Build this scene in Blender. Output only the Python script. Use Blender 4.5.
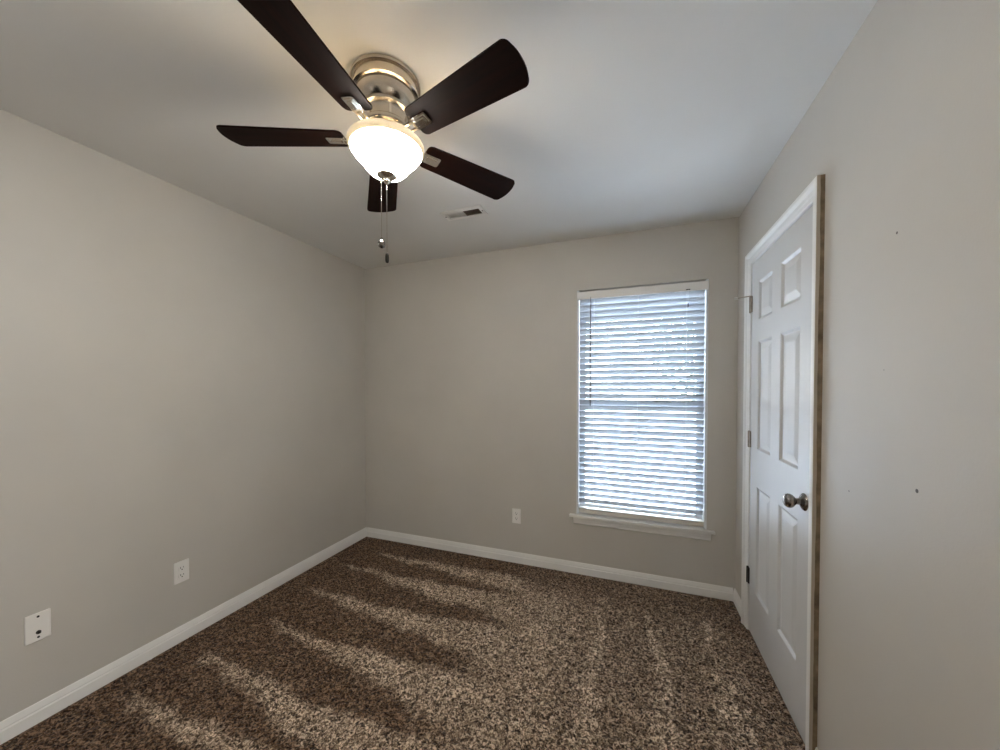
import bpy, bmesh, math, random
import numpy as np
from mathutils import Vector, Matrix
PI = math.pi
random.seed(7); rng = np.random.default_rng(7)
for o in list(bpy.data.objects): bpy.data.objects.remove(o)
S = bpy.context.scene
C = S.collection

# ------------------------------------------------------------ dimensions (metres)
XL, XR, YB, YN, H = -2.278, 0.634, 2.652, -0.66, 2.44      # room
WX0, WX1, WZ0, WZ1 = -0.372, 0.470, 0.437, 2.068           # window opening
DY0, DY1, DZ = 1.640, 2.360, 2.052                         # door opening (inner edges of the casing)
FX, FY = -0.815, 1.065                                     # ceiling fan centre

# ------------------------------------------------------------ camera
cam = bpy.data.cameras.new('camera'); co = bpy.data.objects.new('camera', cam); C.objects.link(co)
cam.sensor_width = 36; cam.lens = 36 * 358.42 / 1000; cam.shift_y = 0.017; cam.clip_start = 0.02
co.location = (0, 0, 1.3755); co.rotation_euler = (PI/2 - 0.0166, 0.0004, 0.3502)
S.camera = co

# ------------------------------------------------------------ world (hazy bright daylight) and exposure
W = bpy.data.worlds.new('sky'); S.world = W; W.use_nodes = True
nt = W.node_tree; nt.nodes.clear()
wo = nt.nodes.new('ShaderNodeOutputWorld'); bg = nt.nodes.new('ShaderNodeBackground')
tc = nt.nodes.new('ShaderNodeTexCoord'); sp = nt.nodes.new('ShaderNodeSeparateXYZ'); cr = nt.nodes.new('ShaderNodeValToRGB')
nt.links.new(tc.outputs['Generated'], sp.inputs[0]); nt.links.new(sp.outputs['Z'], cr.inputs[0])
cr.color_ramp.elements[0].position = 0.0; cr.color_ramp.elements[0].color = (0.97, 0.98, 1, 1)
cr.color_ramp.elements[1].position = 0.7; cr.color_ramp.elements[1].color = (0.55, 0.70, 1, 1)
nt.links.new(cr.outputs[0], bg.inputs[0]); bg.inputs[1].default_value = 37
nt.links.new(bg.outputs[0], wo.inputs[0])

def light(name, kind, loc, energy, color, rot=(0, 0, 0), **kw):
    l = bpy.data.lights.new(name, kind); l.energy = energy; l.color = color
    for k, v in kw.items(): setattr(l, k, v)
    o = bpy.data.objects.new(name, l); C.objects.link(o); o.location = loc; o.rotation_euler = rot
    return o
sun = light('sun', 'SUN', (0, 8, 6), 10.0, (1, 0.95, 0.87), angle=0.01)
sun.rotation_euler = Vector((0.50, -0.62, -0.62)).to_track_quat('-Z', 'Y').to_euler()
portal = light('window_portal', 'AREA', ((WX0+WX1)/2, YB+0.14, (WZ0+WZ1)/2), 1, (1, 1, 1), (-PI/2, 0, 0), shape='RECTANGLE', size=WX1-WX0, size_y=WZ1-WZ0)
portal.data.cycles.is_portal = True
BULB = 2.2
BOWL = 118
SIDE_FILL = 65
HALL_FILL = 6
hall = light('added_hall_fill', 'AREA', (-1.7, -2.38, 1.3), HALL_FILL, (1, 0.97, 0.93), (PI/2, 0, 0), shape='RECTANGLE', size=1.2, size_y=1.5)  # unseen fill light, added because the room came out too dark
side = light('added_side_fill', 'AREA', (2.48, -0.1, 1.3), SIDE_FILL, (1, 0.97, 0.93), (0, PI/2, 0), shape='RECTANGLE', size=1.5, size_y=1.4)  # unseen fill added from the right to lift the left wall
VS = S.view_settings
VS.view_transform = 'Standard'; VS.look = 'None'; VS.gamma = 1; VS.use_curve_mapping = False; VS.exposure = 0.0

# ------------------------------------------------------------ materials
def mat(name, color, rough=0.6, metal=0.0, noise=None, bump=0.0, bump_scale=100, emit=None, spec=None, coat=0):
    m = bpy.data.materials.new(name); m.use_nodes = True
    n = m.node_tree.nodes; L = m.node_tree.links; b = n['Principled BSDF']
    b.inputs['Roughness'].default_value = rough; b.inputs['Metallic'].default_value = metal
    if spec is not None: b.inputs['Specular IOR Level'].default_value = spec
    if coat: b.inputs['Coat Weight'].default_value = coat
    t = n.new('ShaderNodeTexCoord')
    k, sc = noise or (0.03, 6)
    x = n.new('ShaderNodeTexNoise'); x.inputs['Scale'].default_value = sc; x.inputs['Detail'].default_value = 4
    L.new(t.outputs['Object'], x.inputs['Vector'])
    r = n.new('ShaderNodeValToRGB'); L.new(x.outputs['Fac'], r.inputs[0])
    r.color_ramp.elements[0].position = 0.3; r.color_ramp.elements[1].position = 0.7
    r.color_ramp.elements[0].color = tuple(c*(1-k) for c in color) + (1,)
    r.color_ramp.elements[1].color = tuple(min(1, c*(1+k)) for c in color) + (1,)
    L.new(r.outputs[0], b.inputs['Base Color'])
    if bump:
        y = n.new('ShaderNodeTexNoise'); y.inputs['Scale'].default_value = bump_scale; y.inputs['Detail'].default_value = 3
        L.new(t.outputs['Object'], y.inputs['Vector'])
        bp = n.new('ShaderNodeBump'); bp.inputs['Strength'].default_value = bump; bp.inputs['Distance'].default_value = 0.002
        L.new(y.outputs['Fac'], bp.inputs['Height']); L.new(bp.outputs[0], b.inputs['Normal'])
    if emit:
        b.inputs['Emission Color'].default_value = emit[:3] + (1,); b.inputs['Emission Strength'].default_value = emit[3]
    return m

WALLC = (0.60, 0.57, 0.52)
M = dict(
    wall=mat('greige_wall_paint', WALLC, 0.55, noise=(0.03, 2.2), bump=0.12, bump_scale=160),
    ceiling=mat('ceiling_paint', (0.82, 0.81, 0.78), 0.8, noise=(0.02, 2), bump=0.2, bump_scale=120),
    trim=mat('white_trim_paint', (0.89, 0.88, 0.85), 0.38, noise=(0.02, 5), bump=0.05, bump_scale=60),
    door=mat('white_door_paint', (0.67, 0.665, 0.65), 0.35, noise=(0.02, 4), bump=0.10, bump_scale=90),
    plate=mat('white_plastic', (0.90, 0.88, 0.84), 0.3),
    dark=mat('dark_slot', (0.01, 0.009, 0.008), 0.6),
    nickel=mat('brushed_nickel', (0.62, 0.56, 0.48), 0.24, 1.0, noise=(0.06, 30)),
    satin=mat('satin_nickel', (0.26, 0.24, 0.22), 0.25, 1.0, noise=(0.05, 30)),
    chrome=mat('polished_nickel', (0.80, 0.75, 0.68), 0.10, 1.0),
    bronze=mat('dark_bronze', (0.03, 0.026, 0.022), 0.45, 0.6),
    hinge=mat('hinge_metal', (0.30, 0.25, 0.19), 0.4, 0.8, noise=(0.3, 60)),
    vinyl=mat('white_vinyl', (0.80, 0.82, 0.84), 0.35),
    rail=mat('bottom_rail_white', (0.70, 0.66, 0.58), 0.4),
    lawn=mat('pale_concrete', (0.50, 0.49, 0.46), 0.9, noise=(0.08, 3)),
    bark=mat('bark', (0.10, 0.075, 0.05), 0.9, noise=(0.3, 20), bump=1, bump_scale=30),
    leaf=mat('leaf', (0.10, 0.125, 0.075), 0.6, noise=(0.4, 2)),
    rubber=mat('white_rubber', (0.8, 0.79, 0.76), 0.5),
    vent_dark=mat('duct_dark', (0.05, 0.035, 0.025), 0.7),
)
# raw wood edge with remains of paint on the near side of the door casing
m = M['raw'] = mat('unpainted_wood_edge', (0.22, 0.16, 0.10), 0.75, noise=(0.45, 22))
n = m.node_tree.nodes; L = m.node_tree.links; b = n['Principled BSDF']
old = b.inputs['Base Color'].links[0].from_socket
t = n.new('ShaderNodeTexCoord'); mp = n.new('ShaderNodeMapping'); mp.inputs['Scale'].default_value = (60, 60, 6)
no = n.new('ShaderNodeTexNoise'); no.inputs['Scale'].default_value = 1.0; no.inputs['Detail'].default_value = 3
L.new(t.outputs['Object'], mp.inputs[0]); L.new(mp.outputs[0], no.inputs['Vector'])
sx = n.new('ShaderNodeSeparateXYZ'); L.new(t.outputs['Object'], sx.inputs[0])
ma = n.new('ShaderNodeMath'); ma.operation = 'MULTIPLY_ADD'; L.new(no.outputs['Fac'], ma.inputs[0]); ma.inputs[1].default_value = 0.010; L.new(sx.outputs['X'], ma.inputs[2])
cmp = n.new('ShaderNodeMath'); cmp.operation = 'LESS_THAN'; L.new(ma.outputs[0], cmp.inputs[0]); cmp.inputs[1].default_value = XR - 0.0085
mx = n.new('ShaderNodeMix'); mx.data_type = 'RGBA'; L.new(cmp.outputs[0], mx.inputs[0]); L.new(old, mx.inputs[6]); mx.inputs[7].default_value = (0.50, 0.44, 0.36, 1)
L.new(mx.outputs[2], b.inputs['Base Color'])

# small dark nail marks on the right wall
m = M['wall_marked'] = mat('greige_wall_paint_with_nail_marks', WALLC, 0.5, noise=(0.03, 2.2), bump=0.12, bump_scale=160)
n = m.node_tree.nodes; L = m.node_tree.links; b = n['Principled BSDF']; cur = b.inputs['Base Color'].links[0].from_socket
g = n.new('ShaderNodeNewGeometry')
for (y, z, r, dk) in ((1.21, 1.765, .0035, .12), (1.126, 1.128, .005, .08), (1.404, 1.051, .003, .2), (1.251, 1.418, .002, .3)):
    d = n.new('ShaderNodeVectorMath'); d.operation = 'DISTANCE'; L.new(g.outputs['Position'], d.inputs[0]); d.inputs[1].default_value = (XR, y, z)
    c = n.new('ShaderNodeMath'); c.operation = 'LESS_THAN'; L.new(d.outputs['Value'], c.inputs[0]); c.inputs[1].default_value = r
    mx = n.new('ShaderNodeMix'); mx.data_type = 'RGBA'; L.new(c.outputs[0], mx.inputs[0]); L.new(cur, mx.inputs[6]); mx.inputs[7].default_value = (dk, dk*.9, dk*.8, 1)
    cur = mx.outputs[2]
L.new(cur, b.inputs['Base Color'])

# blind slats: thin white vinyl, lets daylight glow through
m = M['slat'] = bpy.data.materials.new('translucent_white_slat'); m.use_nodes = True
n = m.node_tree.nodes; L = m.node_tree.links; b = n['Principled BSDF']; b.inputs['Base Color'].default_value = (0.50, 0.53, 0.56, 1); b.inputs['Roughness'].default_value = 0.35
tr = n.new('ShaderNodeBsdfTranslucent'); tr.inputs[0].default_value = (0.74, 0.82, 0.92, 1)
mi = n.new('ShaderNodeMixShader'); mi.inputs[0].default_value = 0.09
L.new(b.outputs[0], mi.inputs[1]); L.new(tr.outputs[0], mi.inputs[2]); L.new(mi.outputs[0], n['Material Output'].inputs[0])

# window glass: thin clear pane
m = M['glass'] = bpy.data.materials.new('window_glass'); m.use_nodes = True
n = m.node_tree.nodes; L = m.node_tree.links
tp = n.new('ShaderNodeBsdfTransparent'); tp.inputs[0].default_value = (0.94, 0.96, 0.96, 1)
gl = n.new('ShaderNodeBsdfGlossy'); gl.inputs['Roughness'].default_value = 0.02
lw = n.new('ShaderNodeFresnel'); lw.inputs[0].default_value = 1.3
mi = n.new('ShaderNodeMixShader'); L.new(lw.outputs[0], mi.inputs[0]); L.new(tp.outputs[0], mi.inputs[1]); L.new(gl.outputs[0], mi.inputs[2])
L.new(mi.outputs[0], n['Material Output'].inputs[0])

# frosted bowl of the lamp (lit): the outer skin glows, the inner skin passes light
for key, em in (('bowl', BOWL), ('bowl_inner', 0)):
    m = M[key] = bpy.data.materials.new('frosted_glass_' + key); m.use_nodes = True
    n = m.node_tree.nodes; L = m.node_tree.links; b = n['Principled BSDF']; b.inputs['Base Color'].default_value = ((0.85, 0.78, 0.64, 1) if em else (0.60, 0.52, 0.38, 1)); b.inputs['Roughness'].default_value = 0.3
    b.inputs['Emission Color'].default_value = (0.98, 0.95, 0.90, 1); b.inputs['Emission Strength'].default_value = em
    tr = n.new('ShaderNodeBsdfTranslucent'); tr.inputs[0].default_value = (0.95, 0.90, 0.78, 1)
    mi = n.new('ShaderNodeMixShader'); mi.inputs[0].default_value = 0.2 if em else 0.10
    L.new(b.outputs[0], mi.inputs[1]); L.new(tr.outputs[0], mi.inputs[2]); L.new(mi.outputs[0], n['Material Output'].inputs[0])

# espresso wood
m = M['wood'] = mat('espresso_wood', (0.05, 0.02, 0.01), 0.55, spec=0.06)
n = m.node_tree.nodes; L = m.node_tree.links; b = n['Principled BSDF']
t = n.new('ShaderNodeTexCoord'); mp = n.new('ShaderNodeMapping'); mp.inputs['Scale'].default_value = (3, 45, 45)
no = n.new('ShaderNodeTexNoise'); no.inputs['Scale'].default_value = 1; no.inputs['Detail'].default_value = 5; no.inputs['Distortion'].default_value = 0.8
L.new(t.outputs['Object'], mp.inputs[0]); L.new(mp.outputs[0], no.inputs['Vector'])
r = n.new('ShaderNodeValToRGB'); L.new(no.outputs['Fac'], r.inputs[0])
r.color_ramp.elements[0].position = 0.3; r.color_ramp.elements[0].color = (0.0035, 0.0012, 0.0006, 1)
r.color_ramp.elements[1].position = 0.75; r.color_ramp.elements[1].color = (0.012, 0.0028, 0.0011, 1)
L.new(r.outputs[0], b.inputs['Base Color'])

# ------------------------------------------------------------ mesh helpers
def obj(name, bm, m=None, parent=None, smooth=False):
    me = bpy.data.meshes.new(name)
    bmesh.ops.recalc_face_normals(bm, faces=bm.faces)
    bm.to_mesh(me); bm.free()
    for x in (m if isinstance(m, (list, tuple)) else [m]):
        if x is not None: me.materials.append(x)
    if smooth:
        me.shade_smooth()
        try: me.set_sharp_from_angle(angle=math.radians(38))
        except Exception: pass
    o = bpy.data.objects.new(name, me); C.objects.link(o)
    if parent: o.parent = parent
    return o
def box(bm, x0, x1, y0, y1, z0, z1, bev=0, seg=2, mi=0):
    r = bmesh.ops.create_cube(bm, size=1)
    vs = r['verts']
    for v in vs:
        v.co = Vector(((x0+x1)/2 + v.co.x*(x1-x0), (y0+y1)/2 + v.co.y*(y1-y0), (z0+z1)/2 + v.co.z*(z1-z0)))
    fs = set(f for v in vs for f in v.link_faces)
    for f in fs: f.material_index = mi
    if bev:
        es = list(set(e for v in vs for e in v.link_edges))
        bmesh.ops.bevel(bm, geom=es, offset=bev, segments=seg, profile=0.5, affect='EDGES')
def lathe(bm, prof, seg=48, cx=0, cy=0, cz=0, axis='z', closed=False):
    rings = []
    for (r, h) in prof:
        ring = []
        for i in range(seg):
            a = 2*PI*i/seg; u, v = r*math.cos(a), r*math.sin(a)
            p = {'z': (u, v, h), 'x': (h, u, v), 'y': (u, h, v)}[axis]
            ring.append(bm.verts.new((p[0]+cx, p[1]+cy, p[2]+cz)))
        rings.append(ring)
    for a, b_ in zip(rings, rings[1:]):
        for i in range(seg):
            bm.faces.new((a[i], a[(i+1) % seg], b_[(i+1) % seg], b_[i]))
    if closed:
        a, b_ = rings[-1], rings[0]
        for i in range(seg): bm.faces.new((a[i], a[(i+1) % seg], b_[(i+1) % seg], b_[i]))
    else:
        if prof[0][0] > 0: bm.faces.new(rings[0][::-1])
        if prof[-1][0] > 0: bm.faces.new(rings[-1])
def tube(bm, pts, r, seg=8):
    pts = [Vector(p) for p in pts]; rings = []
    for i, p in enumerate(pts):
        d = (pts[min(i+1, len(pts)-1)] - pts[max(i-1, 0)]).normalized()
        u = d.orthogonal().normalized(); v = d.cross(u)
        rings.append([bm.verts.new(p + r*(u*math.cos(2*PI*k/seg) + v*math.sin(2*PI*k/seg))) for k in range(seg)])
    for a, b_ in zip(rings, rings[1:]):
        for i in range(seg): bm.faces.new((a[i], a[(i+1) % seg], b_[(i+1) % seg], b_[i]))
    bm.faces.new(rings[0][::-1]); bm.faces.new(rings[-1])
def prism(bm, outline, z0, z1, bev=0):
    bot = [bm.verts.new((x, y, z0)) for x, y in outline]; top = [bm.verts.new((x, y, z1)) for x, y in outline]
    bm.faces.new(bot[::-1]); bm.faces.new(top); n_ = len(outline)
    for i in range(n_): bm.faces.new((bot[i], bot[(i+1) % n_], top[(i+1) % n_], top[i]))
def structure(o): o['kind'] = 'structure'; return o
def tag(o, label, cat, group=None):
    o['label'] = label; o['category'] = cat
    if group: o['group'] = group
    return o
def empty(name, loc=(0, 0, 0), rz=0, parent=None):
    o = bpy.data.objects.new(name, None); C.objects.link(o); o.location = loc; o.rotation_euler = (0, 0, rz); o.empty_display_size = 0.1
    if parent: o.parent = parent
    return o
NB = bmesh.new

# ------------------------------------------------------------ room shell
T = 0.14
bm = NB(); box(bm, XL-T, XL, YN-T, YB+T, -0.05, H+T); structure(obj('wall_left', bm, M['wall']))
HX0, HX1, HY = -2.12, -1.30, -2.4      # added unseen doorway and hall, behind the camera on its left, for fill light
AY0, AY1, AX = -0.56, 0.26, 2.5        # likewise an added doorway and room on the right, for the side fill
bm = NB(); box(bm, XL-T, HX0, YN-T, YN, -0.05, H+T); box(bm, HX1, XR+T, YN-T, YN, -0.05, H+T); box(bm, HX0, HX1, YN-T, YN, 2.05, H+T)
structure(obj('wall_near', bm, M['wall']))
bm = NB(); box(bm, -2.9, -.5, HY-T, HY, -0.05, H+T); box(bm, -2.9-T, -2.9, HY-T, YN, -.05, H+T); box(bm, -.5, -.5+T, HY-T, YN-T, -.05, H+T); box(bm, -2.9, XL-T, YN-T, YN, -.05, H+T)
structure(obj('wall_added_hall', bm, M['wall']))
bm = NB(); box(bm, AX, AX+T, -1.2, 1.1, -.05, H+T); box(bm, XR+T, AX, -1.2-T, -1.2, -.05, H+T); box(bm, XR+T, AX, 1.1, 1.1+T, -.05, H+T); box(bm, XR, XR+T, -1.2-T, YN-T, -.05, H+T)
structure(obj('wall_added_side', bm, M['wall']))
bm = NB(); box(bm, -2.9, -.5, HY, YN-T, H, H+T); box(bm, XR+T, AX, -1.2, 1.1, H, H+T); structure(obj('ceiling', bm, M['ceiling']))
hc = mat('added_room_carpet', (0.16, 0.11, 0.075), 0.95, noise=(0.4, 90))
bm = NB(); box(bm, -2.9, -.5, HY, YN, -0.05, -0.005); box(bm, XR, AX, -1.2, 1.1, -0.05, -0.005); structure(obj('floor', bm, hc))
bm = NB()
box(bm, XL, WX0, YB, YB+T, -0.05, H+T); box(bm, WX1, XR, YB, YB+T, -0.05, H+T)
box(bm, WX0, WX1, YB, YB+T, -0.05, WZ0); box(bm, WX0, WX1, YB, YB+T, WZ1, H+T)
structure(obj('wall_back', bm, M['wall']))
RD = 0.070                                                # depth of the door recess
bm = NB()
box(bm, XR, XR+T, AY1, DY0, -0.05, H+T); box(bm, XR, XR+T, YN, AY0, -0.05, H+T); box(bm, XR, XR+T, AY0, AY1, 2.05, H+T); box(bm, XR, XR+T, DY1, YB+T, -0.05, H+T); box(bm, XR, XR+T, DY0, DY1, DZ, H+T)
box(bm, XR+RD, XR+T, DY0, DY1, -0.05, DZ)
structure(obj('wall_right', bm, M['wall_marked']))
bm = NB(); box(bm, XL, XR, YN, YB, H, H+T); structure(obj('ceiling', bm, M['ceiling']))

# window-like frames added round the two unseen fill lights
def added_fill_frame(name, kind, pos, c, w_, h_, s_):
    bm = NB(); f = .05
    for (u0, u1, v0, v1) in ((-w_/2-f, w_/2+f, -h_/2-f, -h_/2), (-w_/2-f, w_/2+f, h_/2, h_/2+f), (-w_/2-f, -w_/2, -h_/2, h_/2), (w_/2, w_/2+f, -h_/2, h_/2), (-w_/2, w_/2, -.012, .012), (-.012, .012, -h_/2, h_/2)):
        if kind == 'y': box(bm, c+u0, c+u1, min(pos, pos+s_*.035), max(pos, pos+s_*.035), 1.3+v0, 1.3+v1, .003)
        else: box(bm, min(pos, pos+s_*.035), max(pos, pos+s_*.035), c+u0, c+u1, 1.3+v0, 1.3+v1, .003)
    structure(obj(name, bm, M['trim']))
added_fill_frame('added_frame_hall', 'y', HY, -1.7, 1.2, 1.5, 1)
added_fill_frame('added_frame_side', 'x', AX, -0.1, 1.4, 1.5, -1)

# carpet floor: dense tufted surface with vacuum strokes
def fbm(nx, ny, cell):
    gx, gy = int(nx/cell)+3, int(ny/cell)+3
    g_ = rng.random((gx, gy)); xs = np.arange(nx)/cell; ys = np.arange(ny)/cell
    xi = xs.astype(int); yi = ys.astype(int); fx = xs-xi; fy = ys-yi
    fx = fx*fx*(3-2*fx); fy = fy*fy*(3-2*fy)
    a = g_[np.ix_(xi, yi)]; b_ = g_[np.ix_(xi+1, yi)]; c_ = g_[np.ix_(xi, yi+1)]; d_ = g_[np.ix_(xi+1, yi+1)]
    return (a*(1-fx)[:, None]+b_*fx[:, None])*(1-fy)+(c_*(1-fx)[:, None]+d_*fx[:, None])*fy
SPC = 0.006
nx = int((XR+RD-XL)/SPC)+2; ny = int((YB-YN)/SPC)+2
xs = np.linspace(XL, XR+RD, nx); ys = np.linspace(YN, YB, ny)
Z = 0.55*rng.random((nx, ny)) + 0.45*fbm(nx, ny, 2.2) + 0.5*fbm(nx, ny, 5)
Z = (Z-Z.mean())*0.012 - 0.004
X2, Y2 = np.meshgrid(xs, ys, indexing='ij')
v = np.stack([X2 + (rng.random((nx, ny))-.5)*SPC*.6, Y2 + (rng.random((nx, ny))-.5)*SPC*.6, Z], -1).reshape(-1, 3)
idx = np.arange(nx*ny).reshape(nx, ny)
fq = np.stack([idx[:-1, :-1], idx[1:, :-1], idx[1:, 1:], idx[:-1, 1:]], -1).reshape(-1, 4)
me = bpy.data.meshes.new('floor'); me.from_pydata(v.tolist(), [], fq.tolist()); me.update()
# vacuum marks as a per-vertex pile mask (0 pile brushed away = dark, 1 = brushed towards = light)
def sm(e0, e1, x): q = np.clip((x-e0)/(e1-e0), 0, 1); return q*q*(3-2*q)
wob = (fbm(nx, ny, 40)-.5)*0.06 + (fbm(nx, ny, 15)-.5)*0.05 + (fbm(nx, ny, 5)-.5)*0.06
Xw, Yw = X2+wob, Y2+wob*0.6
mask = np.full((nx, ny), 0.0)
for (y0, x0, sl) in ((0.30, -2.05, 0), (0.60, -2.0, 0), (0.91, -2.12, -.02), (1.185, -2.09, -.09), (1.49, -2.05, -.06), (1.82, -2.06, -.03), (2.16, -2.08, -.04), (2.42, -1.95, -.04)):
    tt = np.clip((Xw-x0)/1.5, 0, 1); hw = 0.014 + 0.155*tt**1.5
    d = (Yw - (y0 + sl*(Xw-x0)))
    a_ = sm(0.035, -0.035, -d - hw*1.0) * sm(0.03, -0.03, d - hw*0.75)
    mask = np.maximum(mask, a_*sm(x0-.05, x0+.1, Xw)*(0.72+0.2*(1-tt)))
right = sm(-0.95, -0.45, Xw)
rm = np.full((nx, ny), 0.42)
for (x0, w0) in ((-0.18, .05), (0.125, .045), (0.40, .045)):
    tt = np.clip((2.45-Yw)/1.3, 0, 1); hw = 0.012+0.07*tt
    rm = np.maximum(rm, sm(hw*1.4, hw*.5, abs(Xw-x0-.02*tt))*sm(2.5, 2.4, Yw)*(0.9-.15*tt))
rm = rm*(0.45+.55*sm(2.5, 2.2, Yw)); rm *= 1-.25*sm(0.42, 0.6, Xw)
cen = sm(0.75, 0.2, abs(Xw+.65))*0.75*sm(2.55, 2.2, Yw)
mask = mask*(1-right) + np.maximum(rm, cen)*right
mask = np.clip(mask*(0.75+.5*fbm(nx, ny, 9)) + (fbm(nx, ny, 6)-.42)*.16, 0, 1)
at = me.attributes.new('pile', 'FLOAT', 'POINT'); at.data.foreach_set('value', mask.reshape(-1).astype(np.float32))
m = bpy.data.materials.new('brown_frieze_carpet'); m.use_nodes = True
n = m.node_tree.nodes; L = m.node_tree.links; b = n['Principled BSDF']; b.inputs['Roughness'].default_value = 0.95; b.inputs['Specular IOR Level'].default_value = 0.1
b.inputs['Sheen Weight'].default_value = 0.15; b.inputs['Sheen Roughness'].default_value = 0.6
t = n.new('ShaderNodeTexCoord')
no = n.new('ShaderNodeTexNoise'); no.inputs['Scale'].default_value = 80; no.inputs['Detail'].default_value = 2.5; no.inputs['Distortion'].default_value = 1.2
L.new(t.outputs['Object'], no.inputs['Vector'])
at = n.new('ShaderNodeAttribute'); at.attribute_name = 'pile'
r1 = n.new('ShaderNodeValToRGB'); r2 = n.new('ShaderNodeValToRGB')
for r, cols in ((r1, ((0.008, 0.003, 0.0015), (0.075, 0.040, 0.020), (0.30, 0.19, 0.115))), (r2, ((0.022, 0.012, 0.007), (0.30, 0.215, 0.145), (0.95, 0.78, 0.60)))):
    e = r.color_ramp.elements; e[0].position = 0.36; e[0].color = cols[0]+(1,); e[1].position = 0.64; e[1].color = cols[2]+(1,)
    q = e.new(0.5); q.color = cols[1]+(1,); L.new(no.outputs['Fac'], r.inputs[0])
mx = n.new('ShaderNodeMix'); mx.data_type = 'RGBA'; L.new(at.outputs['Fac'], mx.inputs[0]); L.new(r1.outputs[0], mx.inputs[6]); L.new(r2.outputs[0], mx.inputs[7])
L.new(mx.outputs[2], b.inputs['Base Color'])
bp = n.new('ShaderNodeBump'); bp.inputs['Strength'].default_value = 0.6; bp.inputs['Distance'].default_value = 0.006
L.new(no.outputs['Fac'], bp.inputs['Height']); L.new(bp.outputs[0], b.inputs['Normal'])
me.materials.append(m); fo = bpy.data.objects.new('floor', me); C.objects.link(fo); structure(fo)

# baseboards: profile (out from wall, height)
BP = [(0, 0), (.014, 0), (.014, .047), (.0125, .049), (.0100, .051), (.0095, .054), (.0105, .057), (.0045, .078), (.003, .081), (0, .081)]
def baseboard(name, kind, a, b_, pos, sgn):
    bm = NB(); ends = []
    for s, cut in ((a, 1), (b_, -1)):
        ring = []
        for (d, z) in BP:
            if kind == 'y': ring.append(bm.verts.new((pos+sgn*d, s, z)))     # runs along y on a wall x=pos
            else: ring.append(bm.verts.new((s, pos+sgn*d, z)))
        ends.append(ring)
    for i in range(len(BP)):
        j = (i+1) % len(BP); bm.faces.new((ends[0][i], ends[0][j], ends[1][j], ends[1][i]))
    bm.faces.new(ends[0]); bm.faces.new(ends[1][::-1])
    return structure(obj(name, bm, M['trim']))
baseboard('baseboard_left', 'y', YN, YB, XL, 1)
baseboard('baseboard_back', 'x', XL+.013, XR-.013, YB, -1)
baseboard('baseboard_right', 'y', 2.424, YB, XR, -1)
o = baseboard('baseboard_right', 'y', AY1, 1.576, XR, -1)
baseboard('baseboard_near', 'x', HX1, XR-.013, YN, 1)

# ------------------------------------------------------------ door: casing, jamb, six-panel slab, hinges, knob
CP = [(0, 0), (0, .009), (.004, .012), (.018, .013), (.022, .0155), (.036, .016), (.041, .020), (.048, .0245), (.058, .0255), (.0625, .0245), (.063, .0235), (.063, 0)]
bm = NB(); rows = []
for (d, h) in CP:
    x = XR - h
    rows.append([bm.verts.new(p) for p in ((x, DY0-d, 0), (x, DY0-d, DZ+d), (x, DY1+d, DZ+d), (x, DY1+d, 0))])
for i in range(len(CP)):
    j = (i+1) % len(CP)
    for k in range(3):
        f = bm.faces.new((rows[i][k], rows[j][k], rows[j][k+1], rows[i][k+1]))
        if i == len(CP)-2 and k == 0: f.material_index = 1
bm.faces.new([r[0] for r in rows]); bm.faces.new([r[3] for r in rows])
cs = obj('trim_1', bm, [M['trim'], M['raw']]); structure(cs); cs['label'] = 'white moulded door casing with a bare brown wood edge'
bm = NB()      # jamb lining with stop
JT = .0035
box(bm, XR, XR+RD, DY0, DY0+JT, 0, DZ); box(bm, XR, XR+RD, DY1-JT, DY1, 0, DZ); box(bm, XR, XR+RD, DY0, DY1, DZ-JT, DZ)
structure(obj('trim_2', bm, M['trim']))
sx0 = XR - .006                                           # visible face of the slab
y0, y1, z0, z1 = DY0+.006, DY1-.006, .014, DZ-.006
Ys = [y0, 1.745, 1.944, 2.050, 2.240, y1]; Zs = [z0, .268, .842, 1.040, 1.612, 1.722, 1.925, z1]
dr = empty('door_1', (sx0, y1, 0)); structure(dr); dr['label'] = 'closed white six-panel door'
inv = Vector((-sx0, -y1, 0))
bm = NB()
def V(dep, y, z): return bm.verts.new((dep, y-y1, z))
for i in range(5):
    for j in range(7):
        a, b2, c, d = Ys[i], Ys[i+1], Zs[j], Zs[j+1]
        if i in (1, 3) and j in (1, 3, 5):
            rings = []
            for ins, dep in ((0, 0), (.004, .0025), (.011, .0085), (.017, .0090), (.046, .0025), (.049, .0022)):
                rings.append([V(dep, a+ins, c+ins), V(dep, b2-ins, c+ins), V(dep, b2-ins, d-ins), V(dep, a+ins, d-ins)])
            for r0_, r1_ in zip(rings, rings[1:]):
                for k in range(4): bm.faces.new((r0_[k], r0_[(k+1) % 4], r1_[(k+1) % 4], r1_[k]))
            bm.faces.new(rings[-1])
        else:
            bm.faces.new((V(0, a, c), V(0, b2, c), V(0, b2, d), V(0, a, d)))
P8 = [[V(dep, y, z) for y, z in ((y0, z0), (y1, z0), (y1, z1), (y0, z1))] for dep in (0, .035)]
for k in range(4): bm.faces.new((P8[0][k], P8[0][(k+1) % 4], P8[1][(k+1) % 4], P8[1][k]))
bm.faces.new(P8[1])
bmesh.ops.remove_doubles(bm, verts=bm.verts, dist=1e-5)
obj('door_slab', bm, M['door'], dr)
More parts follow.
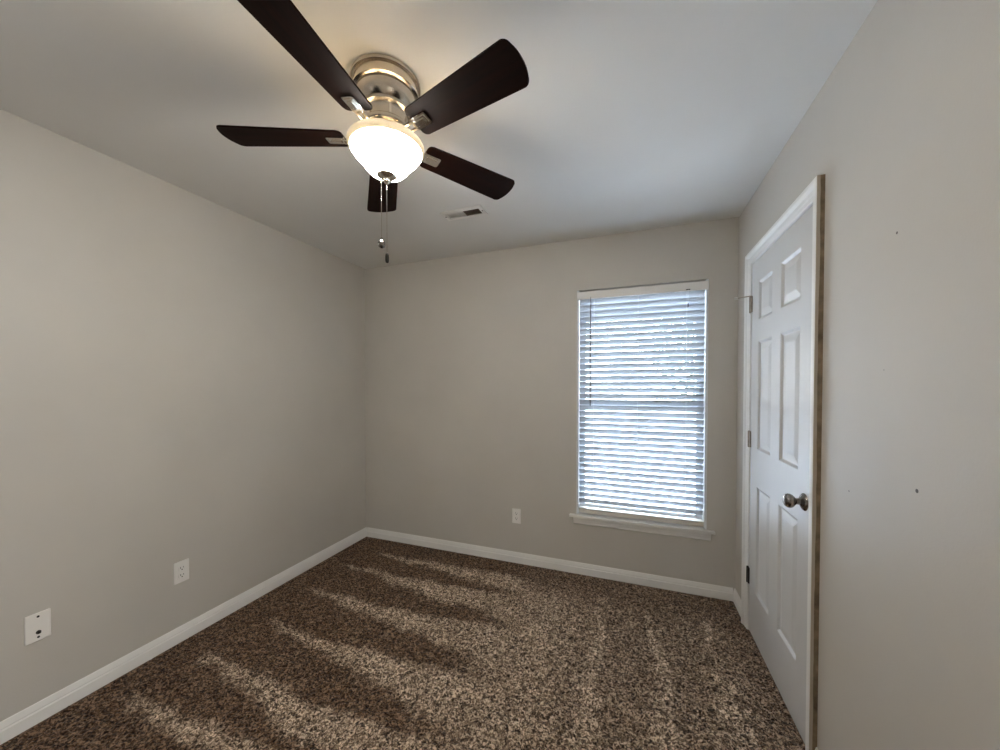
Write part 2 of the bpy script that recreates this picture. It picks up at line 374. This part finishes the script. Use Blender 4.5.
for hz, mm in ((1.826, M['hinge']), (1.080, M['hinge']), (.317, M['bronze'])):
    bm = NB()
    lathe(bm, [(0, -.047), (.004, -.046), (.0042, -.0445), (.0058, -.044)] + [(.0058, -.044+.0176*k+dz) for k in range(5) for dz in (0, .0170)] + [(.0058, .044), (.0042, .0445), (.004, .046), (0, .047)], 16, -.006, .004, hz)
    box(bm, -.0075, -.0015, -.018, .0035, hz-.044, hz+.044, .0008)
    box(bm, -.0075, -.002, .0045, .009, hz-.044, hz+.044, .0008)
    hg = obj('hinge', bm, mm, dr, True)
    if hz > 1.5:
        bm = NB(); lathe(bm, [(.0085, 0), (.0085, .003), (0.004, .003)], 16, -.006, .004, hz+.047)
        tube(bm, [(-.006, .004, hz+.0485), (-.038, .030, hz+.050), (-.058, .046, hz+.051)], .0028)
        ds = obj('door_stop', bm, M['nickel'], hg, True); ds['label'] = 'metal hinge-pin door stop'
        bm = NB(); r = bmesh.ops.create_cone(bm, cap_ends=True, segments=16, radius1=.0075, radius2=.0085, depth=.016)
        q = Vector((-.9, .7, 0)).to_track_quat('Z', 'Y').to_matrix().to_4x4()
        bmesh.ops.transform(bm, matrix=Matrix.Translation((-.063, .050, hz+.0512)) @ q, verts=bm.verts)
        obj('door_stop_tip', bm, M['rubber'], dr, True)
ky, kz = 1.686-y1, .930
bm = NB(); lathe(bm, [(0, .0), (.033, .0), (.0335, -.002), (.031, -.006), (.024, -.010), (.016, -.013), (.0125, -.016), (.0115, -.024), (.012, -.028), (0, -.028)][::-1], 40, 0, ky, kz, 'x')
rs = obj('knob_rosette', bm, M['satin'], dr, True)
bm = NB(); lathe(bm, [(0, -.0285), (.012, -.0285), (.017, -.032), (.0235, -.038), (.027, -.045), (.0275, -.051), (.025, -.058), (.020, -.0635), (.013, -.0665), (.0, -.068)], 40, 0, ky, kz, 'x')
obj('door_knob', bm, M['satin'], dr, True)
bm = NB(); box(bm, .001, .022, y0-y1-.002, y0-y1+.0005, .905, .96, .0004); obj('latch_plate', bm, M['satin'], dr)

# ------------------------------------------------------------ window: stool, apron, frame, sashes, panes
wn = empty('window_1', ((WX0+WX1)/2, YB, WZ0)); structure(wn); wn['label'] = 'double-hung window behind a white slatted blind'
ox, oy, oz = (WX0+WX1)/2, YB, WZ0
def wbox(bm, x0, x1, y0_, y1_, z0_, z1_, bev=0): box(bm, x0-ox, x1-ox, y0_-oy, y1_-oy, z0_-oz, z1_-oz, bev)
bm = NB(); wbox(bm, WX0-.048, WX1+.045, YB-.032, YB-.0005, WZ0-.019, WZ0+.0005, .004)
wbox(bm, WX0+.001, WX1-.001, YB-.004, YB+.09, WZ0-.0, WZ0+.0005)
obj('window_sill', bm, M['trim'], wn)
bm = NB(); prof = [(0, 0), (-.008, 0), (-.012, .006), (-.012, .018), (-.015, .024), (-.017, .036), (-.020, .043), (-.020, .050), (0, .050)]
ends = [[bm.verts.new((x-ox, d, z-.069)) for d, z in prof] for x in (WX0-.020, WX1+.024)]
for i in range(len(prof)): j = (i+1) % len(prof); bm.faces.new((ends[0][i], ends[0][j], ends[1][j], ends[1][i]))
bm.faces.new(ends[0]); bm.faces.new(ends[1][::-1]); obj('window_apron', bm, M['trim'], wn)
bm = NB()    # jamb liners and head
wbox(bm, WX0+.0005, WX0+.014, YB-.001, YB+.125, WZ0+.001, WZ1-.0005); wbox(bm, WX1-.014, WX1-.0005, YB-.001, YB+.125, WZ0+.001, WZ1-.0005)
wbox(bm, WX0+.014, WX1-.014, YB+.06, YB+.125, WZ1-.02, WZ1-.0005); wbox(bm, WX0+.014, WX1-.014, YB+.09, YB+.125, WZ0+.001, WZ0+.025)
obj('window_frame', bm, M['vinyl'], wn)
zm = 1.245
def sash(zb, zt, yy):
    bm = NB(); a, b_ = WX0+.016, WX1-.016; s = .038
    wbox(bm, a, a+s, yy, yy+.022, zb, zt, .002); wbox(bm, b_-s, b_, yy, yy+.022, zb, zt, .002)
    wbox(bm, a+s, b_-s, yy, yy+.022, zb, zb+s, .002); wbox(bm, a+s, b_-s, yy, yy+.022, zt-s, zt, .002)
    sh = obj('window_sash', bm, M['vinyl'], wn)
    bm = NB(); wbox(bm, a+s-.003, b_-s+.003, yy+.009, yy+.013, zb+s-.003, zt-s+.003); obj('window_pane', bm, M['glass'], sh)
sash(WZ0+.026, zm+.02, YB+.072); sash(zm-.02, WZ1-.022, YB+.098)

# ------------------------------------------------------------ blind
bx, by = (WX0+WX1)/2, YB+.028
bl = empty('window_blind', (bx, by, WZ1-.001)); tag(bl, 'white horizontal slatted blind closed inside the window opening', 'blind')
hw = (WX1-WX0)/2-.016; B0 = WZ1-.001
bm = NB(); box(bm, -hw-.013, hw+.013, -.037, -.030, -.068, -.013, .002); box(bm, -hw-.013, hw+.013, -.041, -.030, -.068, -.062, .002); box(bm, -hw-.013, hw+.013, -.039, -.030, -.019, -.013, .0015)
box(bm, -hw-.013, -hw-.009, -.030, -.006, -.068, -.013); box(bm, hw+.009, hw+.013, -.030, -.006, -.068, -.013)
obj('valance', bm, M['plate'], bl)
bm = NB(); box(bm, -hw, hw, -.026, .026, -.056, -.014, .003); obj('headrail', bm, M['vinyl'], bl)
TILT = math.radians(58); PITCH = .0427; ns = 35; top = -.082
bm = NB()
for k in range(ns):
    zc = top - k*PITCH; g0 = []; th = TILT + math.radians(random.uniform(-1.5, 1.5))
    for s in np.linspace(-1, 1, 7):
        u = .0222*s; w_ = .0016*(1-s*s)
        # tilted: room-side edge (y-) is up
        g0.append((u*math.cos(th) - w_*math.sin(th)*-1*0 , -u*math.sin(th) + w_))
    for e, dd in ((0, 0),):
        A = [[bm.verts.new((x, y, zc+z+o_)) for (y, z) in g0] for x in (-hw+.001, hw-.001) for o_ in (0,)]
        Bv = [[bm.verts.new((x, y+.0022*math.sin(th), zc+z+.0022*math.cos(th))) for (y, z) in g0] for x in (-hw+.001, hw-.001)]
        for i in range(6):
            bm.faces.new((A[0][i], A[0][i+1], A[1][i+1], A[1][i])); bm.faces.new((Bv[0][i], Bv[1][i], Bv[1][i+1], Bv[0][i+1]))
        for q in (0, 6): bm.faces.new((A[0][q], A[1][q], Bv[1][q], Bv[0][q]))
        for q in (0, 1):
            for i in range(6): bm.faces.new((A[q][i], Bv[q][i], Bv[q][i+1], A[q][i+1]))
obj('slats', bm, M['slat'], bl, True)
zb = WZ0+.011-B0
bm = NB(); box(bm, -hw, hw, -.025, .025, zb, zb+.036, .004); obj('bottom_rail', bm, M['rail'], bl)
for x in (-.30, -.005, .295):
    bm = NB()
    for yy in (-.0275, .0275): box(bm, x-.0008, x+.0008, yy-.0006, yy+.0006, zb+.03, -.05)
    for k in range(ns): box(bm, x-.0006, x+.0006, -.017, .017, top-k*PITCH-.0035, top-k*PITCH-.0025)
    obj('ladder_cord', bm, M['vinyl'], bl)
bm = NB(); tube(bm, [(-.322, -.046, -.070), (-.323, -.048, -.40), (-.322, -.047, -.835)], .0042, 6); tube(bm, [(-.322, -.034, -.052), (-.322, -.046, -.062), (-.322, -.046, -.075)], .0018)
wd = obj('tilt_wand', bm, mat('smoky_clear_plastic', (0.16, 0.17, 0.18), 0.2), bl, True)
bm = NB(); tube(bm, [(.300, -.043, -.058), (.300, -.044, -.150)], .0009); cd = obj('pull_cord', bm, M['vinyl'], bl)
bm = NB(); lathe(bm, [(0, 0), (.003, -.001), (.0045, -.018), (.0045, -.026), (0, -.027)], 12, .300, -.044, -.148); obj('cord_tassel', bm, mat('grey_tassel', (0.22, 0.22, 0.23), 0.4), cd, True)
bm = NB(); box(bm, .288, .312, -.0415, -.036, -.062, -.056, .001); obj('cord_slot', bm, M['dark'], bl)

# ------------------------------------------------------------ wall plates
def plate_base(name, loc, rz, label, cat, w=.070, h=.115, group=None):
    t_ = empty(name, loc, rz); tag(t_, label, cat, group)       # local -y faces the room
    bm = NB(); box(bm, -w/2, w/2, -.006, -.0003, -h/2, h/2, .0042, 3); obj('cover_plate', bm, M['plate'], t_)
    return t_
def duplex(loc, rz, label):
    t_ = plate_base('wall_outlet', loc, rz, label, 'outlet', group='duplex outlets low on the walls')
    for s in (.0195, -.0195):
        bm = NB(); out = []
        for k in range(32):
            a = 2*PI*k/32; x = .0172*math.cos(a); z = .0172*math.sin(a); z = max(-.0138, min(.0138, z)); out.append((x, z))
        lo = [bm.verts.new((x, -.0055, z+s)) for x, z in out]; hi = [bm.verts.new((x*.96, -.0080, z*.96+s)) for x, z in out]
        for i in range(32): bm.faces.new((lo[i], lo[(i+1) % 32], hi[(i+1) % 32], hi[i]))
        bm.faces.new(hi)
        rc = obj('socket', bm, M['plate'], t_)
        bm = NB(); box(bm, -.0078, -.0055, -.0083, -.0079, s-.001, s+.0085); box(bm, .0055, .0075, -.0083, -.0079, s, s+.0075)
        lathe(bm, [(0, -.0083), (.0028, -.0083), (.0028, -.0079), (0, -.0079)], 12, 0, 0, s-.0075, 'y'); obj('socket_slots', bm, M['dark'], rc)
    bm = NB(); lathe(bm, [(0, -.0072), (.0025, -.0068), (.0033, -.0058), (0, -.0058)], 14, 0, 0, 0, 'y'); obj('screw', bm, M['plate'], t_)
duplex((XL, 1.213, .375), PI/2, 'white duplex outlet on the left wall, to the right of the cable plate')
duplex((-.831, YB, .365), 0, 'white duplex outlet on the back wall, left of the window')
t_ = plate_base('cable_plate', (XL, .714, .392), PI/2, 'white cable wall plate with a coaxial jack, on the left wall near the photo edge', 'wall plate')
for s in (.042, -.042):
    bm = NB(); lathe(bm, [(0, -.0064), (.0042, -.0064), (.0042, -.0059), (0, -.0059)], 16, 0, 0, s, 'y'); obj('screw_hole', bm, M['dark'], t_)
bm = NB(); lathe(bm, [(0, -.016), (.0022, -.016), (.0046, -.0155), (.0048, -.009), (.0048, -.0085), (.0075, -.0085), (.0075, -.0058), (0, -.0058)], 12, 0, 0, -.022, 'y'); obj('coaxial_jack', bm, M['bronze'], t_, True)

# ------------------------------------------------------------ ceiling register
vx0, vx1, vy0, vy1 = -1.106, -.836, 1.952, 2.070
vt = empty('ceiling_vent', ((vx0+vx1)/2, (vy0+vy1)/2, H)); tag(vt, 'small white metal air vent in the ceiling, half its grille dark', 'vent')
a, b_ = (vx1-vx0)/2, (vy1-vy0)/2
bm = NB(); ia, ib = a-.024, b_-.026
o4 = [(-a, -b_), (a, -b_), (a, b_), (-a, b_)]; m4 = [(x*.985, y*.97) for x, y in o4]; i4 = [(-ia, -ib), (ia, -ib), (ia, ib), (-ia, ib)]
R = [[bm.verts.new((x, y, z)) for x, y in q] for q, z in ((o4, -.0003), (o4, -.0025), (m4, -.005), (i4, -.007), (i4, -.0003))]
for r0_, r1_ in zip(R, R[1:]):
    for k in range(4): bm.faces.new((r0_[k], r0_[(k+1) % 4], r1_[(k+1) % 4], r1_[k]))
box(bm, -.006, .006, -ib, ib, -.0072, -.0008)
obj('frame', bm, M['plate'], vt)
bm = NB(); box(bm, -ia, -.006, -ib, ib, -.0022, -.0008)
for k in range(9):
    y = -ib + (k+.5)*2*ib/9
    q = [bm.verts.new(p) for p in ((-ia, y-.0040, -.0062), (-.006, y-.0040, -.0062), (-.006, y+.0036, -.0022), (-ia, y+.0036, -.0022))]; bm.faces.new(q)
obj('closed_louvre', bm, M['plate'], vt)
bm = NB(); box(bm, .006, ia, -ib, ib, -.0012, -.0004); dk = obj('duct_opening', bm, M['vent_dark'], vt)
bm = NB()
for k in range(13):
    x = .006 + (k+.5)*(ia-.006)/13; box(bm, x-.0008, x+.0008, -ib, ib, -.0055, -.0012)
for k in range(5):
    y = -ib+(k+.5)*2*ib/5; box(bm, .006, ia, y-.0006, y+.0006, -.0065, -.0055)
obj('grille', bm, mat('brown_grille', (0.16, 0.11, 0.08), 0.5, 0.2), vt)
for s in (-1, 1):
    bm = NB(); lathe(bm, [(0, -.0085), (.0035, -.008), (.0042, -.0062), (0, -.0062)], 12, s*(a-.012), 0, 0); obj('screw', bm, M['bronze'], vt)

# ------------------------------------------------------------ ceiling fan
fan = empty('ceiling_fan', (FX, FY, H)); tag(fan, 'brushed nickel flush-mount ceiling fan with five dark wood blades and a lit bowl lamp', 'ceiling fan')
prof = [(0, -.0005), (.117, -.0005), (.119, -.006), (.117, -.012), (.106, -.014), (.105, -.018), (.109, -.021), (.109, -.036), (.112, -.038), (.112, -.045), (.106, -.048), (.098, -.049), (.098, -.053), (.101, -.055), (.099, -.066), (.096, -.078), (.089, -.092),
        (.083, -.098), (.085, -.101), (.086, -.106), (.084, -.110), (.074, -.114), (.071, -.120), (.070, -.146), (.072, -.150), (.079, -.153), (.081, -.157), (.081, -.166), (.078, -.170), (.066, -.172), (.060, -.176), (.058, -.205), (0, -.205)]
bm = NB(); lathe(bm, prof, 72); obj('motor_housing', bm, M['nickel'], fan, True)
for k in range(6):       # posts around the neck
    a_ = 2*PI*k/6+.3; bm = NB(); box(bm, .0695, .0745, -.004, .004, -.150, -.116, .001)
    o = obj('neck_rib', bm, M['chrome'], fan); o.rotation_euler = (0, 0, a_)
# blades
def blade_outline():
    r0, R_, wr, wt = .143, .556, .107, .137; pts = []
    def arc(cx, cy, r, a0, a1, n_=8): return [(cx+r*math.cos(math.radians(a0+(a1-a0)*i/n_)), cy+r*math.sin(math.radians(a0+(a1-a0)*i/n_))) for i in range(n_+1)]
    c = .034
    pts += arc(r0+.016, -wr/2+.016, .016, 180, 270)
    c = .022; pts += arc(R_-c-.009, -wt/2+c, c, 270, 345)
    pts += [(R_-.009*abs(t)**2.4, t*(wt/2-.020)) for t in [-1+.125*i for i in range(1, 16)]]
    pts += arc(R_-c-.009, wt/2-c, c, 15, 90)
    pts += arc(r0+.016, wr/2-.016, .016, 90, 180)
    return pts
def bracket_mesh():
    bm = NB()
    def rr(x0, x1, w, c): 
        o_ = []
        for (cx, cy, a0) in ((x1-c, -w/2+c, 270), (x1-c, w/2-c, 0), (x0+c, w/2-c, 90), (x0+c, -w/2+c, 180)):
            for i in range(5): aa = math.radians(a0+22.5*i); o_.append((cx+c*math.cos(aa), cy+c*math.sin(aa)))
        return o_
    prism(bm, rr(.138, .206, .044, .007), -.0075, -.003)
    prism(bm, rr(.146, .199, .030, .005), -.0105, -.0075)
    prism(bm, rr(.154, .192, .017, .003), -.0135, -.0105)
    for s in (-1, 1): box(bm, .062, .150, s*.0125-.0035, s*.0125+.0035, -.0115, -.003, .0012)
    box(bm, .056, .100, -.020, .020, -.011, .004, .003)
    return bm
ZBL = 2.245 - H; b0 = None
for k in range(5):
    ang = -.244 + k*2*PI/5; rot = (-.182, 0, ang)
    if b0 is None:
        bm = NB(); prism(bm, blade_outline(), -.003, .003)
        es = [e for e in bm.edges if abs(e.verts[0].co.z-e.verts[1].co.z) < 1e-6]
        bmesh.ops.bevel(bm, geom=es, offset=.0012, segments=1, affect='EDGES')
        b0 = o = obj('fan_blade', bm, M['wood'], fan)
        h0 = h_ = obj('blade_bracket', bracket_mesh(), M['chrome'], o)
    else:
        o = b0.copy(); C.objects.link(o); h_ = h0.copy(); C.objects.link(h_); h_.parent = o
    o.location = (0, 0, ZBL); o.rotation_euler = rot
# light kit
bm = NB(); lathe(bm, [(0, -.2045), (.052, -.2045), (.064, -.207), (.066, -.212), (.062, -.216), (.030, -.218), (.010, -.219), (.006, -.225), (.006, -.316), (0, -.316)], 48); obj('light_fitter', bm, M['nickel'], fan, True)
outer = [(.128, -.214), (.1305, -.218), (.1305, -.224), (.128, -.231), (.1215, -.237), (.1165, -.243), (.1115, -.251), (.104, -.260), (.0955, -.268), (.088, -.276), (.082, -.284), (.0765, -.292), (.070, -.300), (.0615, -.308), (.049, -.315), (.030, -.319), (.008, -.320)]
inner = [(r-.004 if r > .02 else r, h+.004) for r, h in outer][::-1]
bm = NB(); lathe(bm, outer+inner, 72, closed=True)
bm.faces.index_update()
for f in bm.faces: f.material_index = 1 if (f.index >= 72*(len(outer)-1) or f.index < 72*4) else 0
obj('glass_bowl', bm, [M['bowl'], M['bowl_inner']], fan, True)
bm = NB(); lathe(bm, [(0, -.3165), (.033, -.3195), (.034, -.322), (.030, -.326), (.020, -.330), (.013, -.332), (.011, -.337), (.012, -.342), (.008, -.347), (0, -.348)], 40); fn = obj('finial', bm, M['nickel'], fan, True)
def chain(x, y, zend, fob):
    bm = NB(); z = -.334; z1_ = zend-H
    tube(bm, [(x*.8, y*.8, -.326), (x, y, -.334), (x, y, z1_)], .0008, 6)
    nb = int((z-z1_)/.006)
    for k in range(nb): bmesh.ops.create_icosphere(bm, subdivisions=1, radius=.0014, matrix=Matrix.Translation((x, y, z-.006-.006*k)))
    c = obj('pull_chain', bm, M['chrome'], fan)
    bm = NB()
    if fob == 'ball': lathe(bm, [(0, .002), (.004, 0), (.0045, -.006), (.0085, -.010), (.0125, -.016), (.0135, -.023), (.011, -.030), (.006, -.034), (0, -.0355)], 24, x, y, z1_)
    else: lathe(bm, [(0, .002), (.004, 0), (.0055, -.004), (.0062, -.012), (.0062, -.026), (.0045, -.032), (0, -.034)], 24, x, y, z1_)
    obj('chain_fob', bm, M['satin'] if fob == 'ball' else M['bronze'], c, True)
chain(-.0270, .004, 1.905, 'ball'); chain(.0010, -.002, 1.845, 'bar')
for k in range(2):
    l = light('lamp_bulb', 'POINT', (.035*math.cos(k*PI+.4), .035*math.sin(k*PI+.4), -.262), BULB, (1, 0.86, 0.66), shadow_soft_size=.022); l.parent = fan

# ------------------------------------------------------------ outside the window
bm = NB(); box(bm, -14, 14, YB+.5, 30, -.6, -.4); structure(obj('ground', bm, M['lawn']))
def tree(x, y, h, r, label):
    t_ = empty('tree', (x, y, -.4)); tag(t_, label, 'tree')
    bm = NB(); lathe(bm, [(.16, 0), (.12, .3), (.10, h*.5), (.05, h*.85), (0, h*.9)], 12)
    for k in range(7):
        a_ = k*2.4; z = h*(.35+.07*k); tube(bm, [(0, 0, z), (.5*r*math.cos(a_), .5*r*math.sin(a_), z+.5), (.85*r*math.cos(a_), .85*r*math.sin(a_), z+.8)], .025, 6)
    obj('trunk', bm, M['bark'], t_)
    bm = NB()
    for k in range(2600):
        d = Vector([random.gauss(0, 1) for _ in range(3)]).normalized()*random.random()**.4
        c = Vector((d.x*r, d.y*r, h*.66+d.z*h*.36)); u = Vector([random.gauss(0, 1) for _ in range(3)]).normalized(); w_ = u.orthogonal().normalized(); s = random.uniform(.05, .10)
        bm.faces.new([bm.verts.new(c+u*s), bm.verts.new(c+w_*s*.5), bm.verts.new(c-u*s), bm.verts.new(c-w_*s*.5)])
    obj('foliage', bm, M['leaf'], t_)
tree(1.6, 7.5, 4.2, 1.3, 'leafy green tree outside, beyond the right half of the window')
